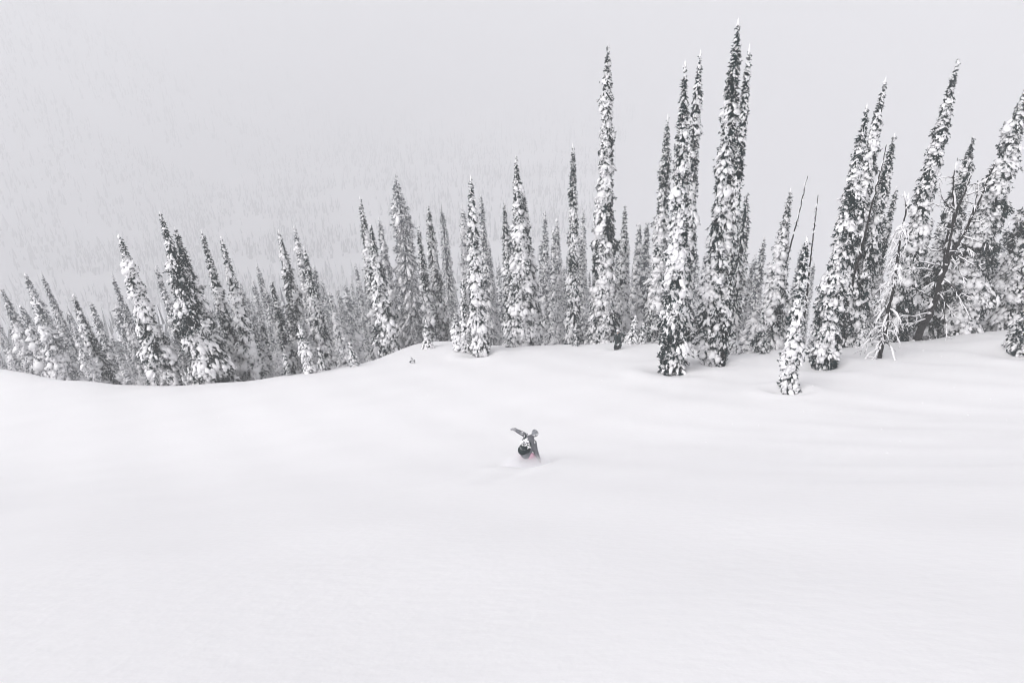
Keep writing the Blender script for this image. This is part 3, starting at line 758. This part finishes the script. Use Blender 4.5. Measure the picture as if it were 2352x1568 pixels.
# bare poles
for pts, off, r0, tw, label in [
    ([(2036, 333), (2022, 395), (2010, 440), (1990, 525), (1965, 620), (1945, 700), (1930, 760)], .6, .15, 6, 'long bare grey pole of a dead fir leaning across the white-tipped firs'),
    ([(1855, 405), (1846, 440), (1840, 470), (1828, 520), (1818, 554), (1800, 630), (1786, 700)], 4.5, .13, 26, 'bare dead pole with short stubs, taller of two beside the stepped fir'),
    ([(1879, 448), (1874, 490), (1868, 540), (1860, 610), (1856, 650), (1846, 740)], 3.5, .12, 44, 'bare dead pole bristling with dark twigs, shorter of two beside the stepped fir')]:
    d = ray(*pts[-1]); Yp = float(crest_y(d[0] / d[1])) + off
    P = on_plane(pts, Yp, np.zeros(len(pts)))[::-1]
    foot = P[0] + (P[0] - P[1]) * 0.6; foot[2] = min(foot[2], -float(h_ground(foot[0], foot[1])) - .2); P = np.concatenate([[foot], P])
    r_ = thing('dead_tree', label, 'dead tree', Matrix.Translation(Vector(foot)))
    limb('trunk', P, r0, .025, r_, rd, snow=.3, origin=foot, sides=8, snow_w=.6)
    Q = resample(P, 80)
    for k in range(tw):
        i = int(rd.integers(20, 78)); a = rd.uniform(0, 6.28); L = rd.uniform(.12, .42) * (1.15 - i / 100)
        limb('branch', np.array([Q[i], Q[i] + [math.cos(a) * L * .6, math.sin(a) * L * .6, -.02], Q[i] + [math.cos(a) * L, math.sin(a) * L, -.12]]),
             .02, .008, r_, rd, snow=.4, origin=foot, sides=4)
# sprigs of a buried sapling sticking out of the snow
PS = hit_ground(947, 834)
r_ = thing('sapling', 'tips of a buried sapling poking out of the snow on the rim', 'sapling', Matrix.Translation(Vector(PS)))
for dx, hgt in [(0, .55), (.16, .3), (-.12, .2)]:
    v, f = tube([(dx, 0, -.1), (dx + .02, 0, hgt * .6), (dx - .03, 0, hgt)], [.012, .01, .005], 5); obj('stem', make_mesh('stem', v, f), M_BARK, r_)
    m = 34; Pk = np.stack([np.full(m, dx) + rd.normal(0, .03, m), rd.normal(0, .03, m), rd.uniform(.25, 1, m) * hgt], 1); Dk = rd.normal(0, 1, (m, 3)); Dk[:, 2] = abs(Dk[:, 2]) * .5
    Dk /= np.linalg.norm(Dk, axis=1)[:, None]; v, f = spikes(Pk, Dk, rd.uniform(.06, .14, m), np.full(m, .018), rd); obj('needles', make_mesh('needles', v, f, False), M_NEEDLE, r_)

# ---------------------------------------------------------------- people
M_GREYJ = mat('heather_grey_fabric', (0.17, 0.175, 0.19), 0.9, 0.1, 0.5, 26.0)
M_PINK = mat('pink_fabric', (0.66, 0.40, 0.50), 0.9, 0.1, 0.1, 20.0)
M_PACK = mat('dark_backpack_fabric', (0.022, 0.032, 0.034), 0.8, 0.2, 0.4, 14.0)
M_GLOVE = mat('grey_glove', (0.32, 0.32, 0.34), 0.9, 0.1, 0.3, 30.0)
M_HELM = mat('grey_helmet', (0.20, 0.21, 0.23), 0.5, 0.3, 0.3, 10.0)
M_WHELM = mat('white_helmet', (0.75, 0.75, 0.76), 0.5, 0.3)
M_CAMO = mat('dark_mottled_fabric', (0.028, 0.040, 0.042), 0.9, 0.1, 0.6, 9.0)
M_RED = mat('red_goggle_strap', (0.42, 0.06, 0.08), 0.6, 0.3)
M_SKIN = mat('skin', (0.55, 0.36, 0.28), 0.6, 0.3)
M_BOARD = mat('dark_snowboard', (0.03, 0.035, 0.04), 0.5, 0.3, 0.4, 4.0)
M_BOOT = mat('dark_boot', (0.02, 0.022, 0.025), 0.7, 0.2)
M_LENS = mat('goggle_lens', (0.05, 0.06, 0.07), 0.15, 0.5)

def capsule(a, b, ra, rb, sides=10):
    a, b = np.array(a, float), np.array(b, float); d = b - a; L = np.linalg.norm(d) + 1e-6; d /= L
    pts, rad = [], []
    for t in (-0.95, -0.7, -0.35): pts.append(a + d * ra * t); rad.append(ra * math.sqrt(1 - t * t))
    for t in (0, 0.5, 1): pts.append(a + d * L * t); rad.append(ra + (rb - ra) * t)
    for t in (0.35, 0.7, 0.95): pts.append(b + d * rb * t); rad.append(rb * math.sqrt(1 - t * t))
    return tube(pts, rad, sides)
def ball(c, r, sub=2):
    v, f = ICO[sub]; return v * np.array(r) + np.array(c), f
def fused(name, chunks, voxel, m, parent, smooth=2):
    """one continuous surface grown round overlapping limbs"""
    v, f = cat_mesh(chunks); tmp = bpy.data.objects.new('tmp', make_mesh('tmp', v, f)); COL.objects.link(tmp)
    md = tmp.modifiers.new('r', 'REMESH'); md.mode = 'VOXEL'; md.voxel_size = voxel; md.use_smooth_shade = True
    ms = tmp.modifiers.new('s', 'SMOOTH'); ms.iterations = smooth; ms.factor = 0.5
    dg = bpy.context.evaluated_depsgraph_get(); me = bpy.data.meshes.new_from_object(tmp.evaluated_get(dg)); me.name = name
    me.materials.clear(); bpy.data.objects.remove(tmp)
    return obj(name, me, m, parent)
def hand(wrist, direction, palm_n, size=1.0):
    """palm, four unequal bent fingers and a thumb, as capsules"""
    w = np.array(wrist, float); d = np.array(direction, float); d /= np.linalg.norm(d)
    s = np.cross(d, palm_n); s /= np.linalg.norm(s); n = np.cross(s, d); out = [capsule(w, w + d * .075 * size, .034 * size, .040 * size)]
    for k, L in enumerate((.062, .075, .07, .055)):
        b = w + d * .085 * size + s * (.030 - .02 * k) * size; e = b + d * L * .55 * size - n * .012 * size; t = e + d * L * .45 * size - n * .035 * size
        out += [capsule(b - d * .02, e, .0115 * size, .011 * size, 6), capsule(e, t, .011 * size, .009 * size, 6)]
    b = w + d * .02 * size + s * .034 * size; e = b + (d * .4 + s * .7) * .05 * size; out += [capsule(b, e, .014 * size, .012 * size, 6), capsule(e, e + d * .035 * size, .012 * size, .010 * size, 6)]
    return out
def face(c, fwd, up, sc=1.0):
    """head with brow, nose, lips, ears, chin; c is the middle of the skull"""
    c, f, u = np.array(c, float), np.array(fwd, float), np.array(up, float); f /= np.linalg.norm(f); u /= np.linalg.norm(u); s = np.cross(f, u)
    return [ball(c, (.092, .10, .10)), capsule(c + f * .03 - u * .05, c + f * .055 - u * .095, .062, .045), capsule(c + f * .09 - u * .0, c + f * .115 - u * .035, .011, .016, 6),
            capsule(c + f * .088 - u * .065 + s * .018, c + f * .088 - u * .065 - s * .018, .009, .009, 6), ball(c + s * .095, (.015, .02, .03), 1), ball(c - s * .095, (.015, .02, .03), 1),
            capsule(c + f * .088 + u * .025 + s * .04, c + f * .088 + u * .025 - s * .04, .014, .014, 6)]
def snow_bits(name, pts, rads, parent, rng, n):
    ch = []
    for _ in range(n):
        i = rng.integers(0, len(pts)); v, f = lumpy(1, rng, .3, .6); dd = rng.normal(size=3); dd[2] = abs(dd[2]) + .1; dd[1] -= .5; dd /= np.linalg.norm(dd)
        ch.append((v * rng.uniform(.009, .026) + np.array(pts[i]) + dd * rads[i] * 1.0, f))
    v, f = cat_mesh(ch); return tag(obj(name, make_mesh(name, v, f), M_TSNOW, parent), kind='stuff')

rp = np.random.default_rng(4)
# --- rider carving away from the camera, sunk to the thighs in powder
hip = np.array([0, 0, .42]); chest = hip + [.10, .27, .40]; neck = hip + [.20, .37, .50]; headc = hip + [.36, .46, .60]
lsh = hip + [.02, .38, .60]; rsh = hip + [.30, .24, .36]; lel = hip + [-.14, .41, .70]; lha = hip + [-.31, .46, .78]; rel = hip + [.34, .12, .10]; rha = hip + [.45, .05, -.22]
lhp, rhp = hip + [-.05, 0, 0], hip + [.12, -.02, -.02]; lk, rk = np.array([-.08, .34, .22]), np.array([.30, .20, .16]); lf, rf = np.array([-.24, .10, -.14]), np.array([.26, .12, -.14])
RB = np.array(RIDER); RS = Matrix.Diagonal((.97, .97, .97, 1)); rr_ = thing('person', 'snowboarder seen from behind in grey jacket and pink trousers, arms spread, carving through powder', 'person', Matrix.Translation(Vector(RB)) @ RS)
fused('body', face(headc, (.25, .9, -.1), (.15, .15, 1)) + [capsule(neck, headc, .055, .06), capsule(hip, chest, .135, .15), capsule(chest, neck, .15, .07), capsule(lsh, lel, .05, .042), capsule(lel, lha, .042, .03),
      capsule(rsh, rel, .05, .042), capsule(rel, rha, .042, .03), capsule(chest, lsh, .09, .06), capsule(chest, rsh, .09, .06), capsule(lhp, lk, .085, .06), capsule(lk, lf, .058, .042),
      capsule(rhp, rk, .085, .06), capsule(rk, rf, .058, .042)] + hand(lha, lha - lel, (0, 0, 1)) + hand(rha, rha - rel, (0, 1, 0)), .011, M_SKIN, rr_)
fused('jacket', [capsule(hip + [-.01, .02, .05], chest, .225, .25), capsule(chest, neck, .19, .11), capsule(neck, neck * .45 + headc * .55, .10, .085), capsule(lsh, lel, .10, .085), capsule(lel, lha, .09, .072), capsule(rsh, rel, .115, .10),
      capsule(rel, rha, .10, .07), capsule(chest, lsh, .13, .095), capsule(chest, rsh, .13, .095)], .016, M_GREYJ, rr_)
fused('trousers', [capsule(lhp - [0, 0, .03], lk, .145, .115), capsule(lk, lf, .115, .10), capsule(rhp - [0, 0, .03], rk, .145, .115), capsule(rk, rf, .115, .10), capsule(lhp, rhp, .15, .15)], .016, M_PINK, rr_)
fused('glove', hand(lha, lha - lel, (0, 0, 1), 1.5) + [capsule(lha - (lha - lel) * .25, lha, .05, .048)], .009, M_GLOVE, rr_)
fused('glove', hand(rha, rha - rel, (0, 1, 0), 1.25) + [capsule(rha - (rha - rel) * .25, rha, .052, .048)], .009, M_GLOVE, rr_)
fused('helmet', [ball(headc + [0, -.005, .025], (.135, .15, .135)), capsule(headc + [.0, .06, .05], headc + [.03, .12, .03], .10, .05)], .014, M_HELM, rr_)
fused('goggles', [capsule(headc + [-.06, .12, -.01], headc + [.11, .09, -.01], .035, .035), capsule(headc + [-.13, .0, .02], headc + [.13, -.02, .02], .02, .02)], .01, M_LENS, rr_)
for p in (lf, rf): fused('boot', [capsule(p, p + [0, .0, .16], .075, .07), capsule(p, p + [.02, .17, -.02], .062, .05)], .014, M_BOOT, rr_)
snow_bits('snow_dusting', [chest, headc, lsh, lel, rsh, hip + [0, .1, .2]], [.20, .14, .10, .075, .10, .19], rr_, rp, 190)
_ch = []
for _k in range(26):
    v, f = lumpy(1, rp, .3, .6); _c = np.array([-.04, .10, .62]) + hip * 0 + np.array([0, 0, .34]) + rp.normal(0, 1, 3) * [.085, .05, .055]
    _ch.append((v * rp.uniform(.025, .06) + _c, f))
v, f = cat_mesh(_ch); tag(obj('snow_patch', make_mesh('snow_patch', v, f), M_TSNOW, rr_), kind='stuff')
bk = thing('backpack', 'dark snow-flecked backpack worn by the snowboarder in pink trousers', 'backpack', Matrix.Translation(Vector(RB)) @ RS)
bc = hip + [-.03, .02, .33]
fused('bag', [capsule(bc + [-.10, -.05, -.09], bc + [.03, .03, .13], .19, .14), capsule(bc + [.07, -.05, -.12], bc + [.13, .05, .10], .125, .11), ball(bc + [-.02, -.16, -.06], (.13, .08, .11))], .016, M_PACK, bk)
for sx, sh in ((-.05, lsh), (.12, rsh)):
    v, f = tube([bc + [sx, .05, .2], sh + [.0, -.06, .07], sh + [.03, .07, -.02], sh + [.04, .05, -.2]], [.03, .03, .028, .02], 6); obj('strap', make_mesh('strap', v, f), M_PACK, bk)
snow_bits('snow_dusting', [bc + [-.06, -.05, -.05], bc + [.05, 0, .12], bc + [0, .02, .14], bc + [.1, -.03, 0]], [.17, .13, .15, .13], bk, rp, 130)
def snowboard(name, label, centre, direction, tilt, parent_matrix):
    o = thing(name, label, 'snowboard', parent_matrix @ Matrix.Translation(Vector(centre)) @ Matrix.Rotation(direction, 4, 'Z') @ Matrix.Rotation(tilt[0], 4, 'X') @ Matrix.Rotation(tilt[1], 4, 'Y'))
    L, n, V, F = 1.55, 25, [], []
    for i in range(n):
        t = i / (n - 1) * 2 - 1; w = .135 + .018 * t * t if abs(t) < .8 else .146 * math.sqrt(max(0, 1 - ((abs(t) - .8) / .2) ** 2)) + .004
        zb = .0 if abs(t) < .78 else ((abs(t) - .78) / .22) ** 2 * .09
        V += [(t * L / 2, -w, zb), (t * L / 2, w, zb), (t * L / 2, w, zb + .014), (t * L / 2, -w, zb + .014)]
    for i in range(n - 1):
        for k in range(4): F.append((i * 4 + k, i * 4 + (k + 1) % 4, i * 4 + 4 + (k + 1) % 4, i * 4 + 4 + k))
    F += [(3, 2, 1, 0), (n * 4 - 4, n * 4 - 3, n * 4 - 2, n * 4 - 1)]
    obj('deck', make_mesh('deck', V, F), M_BOARD, o)
    for x in (-.25, .25):
        v, f = cat_mesh([tube([(x, -.11, .03), (x, .11, .03)], [.05, .05], 8), tube([(x - .05, -.12, .03), (x - .04, -.10, .13), (x - .04, .10, .13), (x - .05, .12, .03)], [.02] * 4, 6)]); obj('binding', make_mesh('binding', v, f), M_BOOT, o)
    return o
snowboard('snowboard', 'snowboard sunk in powder under the carving snowboarder', (.01, .11, -.36), .15, (-.25, 0), Matrix.Translation(Vector(RB)))

# --- second snowboarder standing at the rim
WB = np.array(WATCHER); pw = thing('person', 'snowboarder in dark mottled clothes and snowy white helmet standing at the rim', 'person', Matrix.Translation(Vector(WB)) @ Matrix.Diagonal((1.08, 1.08, 1.22, 1)))
hip = np.array([.03, 0, .66]); chest = np.array([.10, -.06, 1.02]); neck = np.array([.06, -.10, 1.20]); headc = np.array([-.02, -.14, 1.36])
lsh, rsh = np.array([-.10, -.12, 1.13]), np.array([.27, .0, 1.13]); lel, rel = np.array([-.22, -.24, .92]), np.array([.45, -.10, 1.00]); lha, rha = np.array([-.12, -.42, .80]), np.array([.50, -.30, 1.12])
lhp, rhp = hip + [-.10, 0, 0], hip + [.10, 0, 0]; lk, rk = np.array([-.15, -.22, .42]), np.array([.20, -.20, .42]); lf, rf = np.array([-.20, -.02, .07]), np.array([.22, .06, .10])
fused('body', face(headc, (-.35, -.9, -.15), (0, -.1, 1)) + [capsule(neck, headc, .055, .06), capsule(hip, chest, .135, .15), capsule(chest, neck, .14, .07), capsule(lsh, lel, .05, .042), capsule(lel, lha, .042, .03),
      capsule(rsh, rel, .05, .042), capsule(rel, rha, .042, .03), capsule(chest, lsh, .09, .06), capsule(chest, rsh, .09, .06), capsule(lhp, lk, .085, .06), capsule(lk, lf, .058, .042),
      capsule(rhp, rk, .085, .06), capsule(rk, rf, .058, .042)] + hand(lha, lha - lel, (0, 0, 1)) + hand(rha, rha - rel, (0, 1, 0)), .011, M_SKIN, pw)
fused('jacket', [capsule(hip - [0, 0, .06], chest, .19, .20), capsule(chest, neck, .18, .10), capsule(lsh, lel, .09, .08), capsule(lel, lha, .08, .06), capsule(rsh, rel, .09, .08), capsule(rel, rha, .08, .06),
      capsule(chest, lsh, .13, .10), capsule(chest, rsh, .13, .10)], .016, M_CAMO, pw)
fused('trousers', [capsule(lhp, lk, .145, .115), capsule(lk, lf, .115, .10), capsule(rhp, rk, .145, .115), capsule(rk, rf, .115, .10), capsule(lhp, rhp, .15, .15)], .016, M_CAMO, pw)
for a_, b_, nn in ((lha, lel, (0, 0, 1)), (rha, rel, (0, 1, 0))): fused('glove', hand(a_, a_ - b_, nn, 1.25) + [capsule(a_ - (a_ - b_) * .2, a_, .05, .048)], .009, M_BOOT, pw)
fused('helmet', [ball(headc + [0, .01, .035], (.135, .145, .135))], .014, M_WHELM, pw)
fused('goggles', [capsule(headc + [-.11, -.07, .01], headc + [.03, -.12, .01], .038, .038)], .01, M_LENS, pw)
fused('goggle_strap', [capsule(headc + [.06, -.10, .0], headc + [.135, .0, .02], .022, .022), capsule(headc + [.135, 0, .02], headc + [.06, .12, .03], .022, .022)], .009, M_RED, pw)
for p in (lf, rf): fused('boot', [capsule(p, p + [0, .0, .16], .075, .07), capsule(p, p + [-.02, -.17, -.02], .062, .05)], .014, M_BOOT, pw)
snow_bits('snow_dusting', [chest, headc + [0, 0, .04], lsh, rsh, lk, rk, hip], [.20, .135, .10, .10, .12, .12, .18], pw, rp, 60)
snowboard('snowboard', 'dark snowboard tilted on the snow under the snowboarder at the rim', (0, .02, -.02), 1.15, (.10, .22), Matrix.Translation(Vector(WB)))

# ---------------------------------------------------------------- powder thrown up by the rider
def puff(name, label, centre, size, dens):
    m, v = volume_mat('powder_cloud', (0.99, 0.99, 1.0), 1.0); t = m.node_tree
    tc = t.nodes.new('ShaderNodeTexCoord'); ln = t.nodes.new('ShaderNodeVectorMath'); ln.operation = 'LENGTH'
    mr = t.nodes.new('ShaderNodeMapRange'); mr.inputs['From Min'].default_value = 1.0; mr.inputs['From Max'].default_value = 0.0
    mr.inputs['To Min'].default_value = 0; mr.inputs['To Max'].default_value = 1; mr.interpolation_type = 'SMOOTHSTEP'
    no = t.nodes.new('ShaderNodeTexNoise'); no.inputs['Scale'].default_value = 3.2; no.inputs['Detail'].default_value = 3
    mu = t.nodes.new('ShaderNodeMath'); mu.operation = 'MULTIPLY'; m2 = t.nodes.new('ShaderNodeMath'); m2.operation = 'MULTIPLY'; m2.inputs[1].default_value = dens * 1.9
    t.links.new(tc.outputs['Object'], ln.inputs[0]); t.links.new(ln.outputs['Value'], mr.inputs['Value']); t.links.new(tc.outputs['Object'], no.inputs['Vector'])
    t.links.new(mr.outputs['Result'], mu.inputs[0]); t.links.new(no.outputs['Fac'], mu.inputs[1]); t.links.new(mu.outputs[0], m2.inputs[0]); t.links.new(m2.outputs[0], v.inputs['Density'])
    o = obj(name, make_mesh(name, *ICO[3]), m); o.matrix_world = Matrix.Translation(Vector(centre)) @ Matrix.Diagonal((*size, 1))
    return tag(o, label, kind='stuff')
puff('powder_spray', 'cloud of powder snow swirling round the legs of the carving snowboarder', RB + np.array([-.02, -.30, -.04]), (1.15, 1.0, .62), 12.0)

# ---------------------------------------------------------------- snow still falling
def falling_snow(n, seed):
    rng = np.random.default_rng(seed); v, f = ICO[1]
    D = np.stack([ray(x, y) for x, y in zip(rng.uniform(-500, 2850, n), rng.uniform(-300, 1500, n))]); D /= np.linalg.norm(D, axis=1)[:, None]
    P = D * (15 + 36 * rng.random(n) ** .6)[:, None]; P = P[P[:, 2] > -h_ground(P[:, 0], P[:, 1]) + .3]; r = rng.uniform(.007, .015, len(P))
    V = v[None] * r[:, None, None] + P[:, None, :]; F = f[None] + (np.arange(len(P)) * len(v))[:, None, None]
    tag(obj('falling_snow', make_mesh('falling_snow', V.reshape(-1, 3), F.reshape(-1, 3)), M_TSNOW), 'fine snowflakes drifting through the air', kind='stuff')
falling_snow(3200, 3)
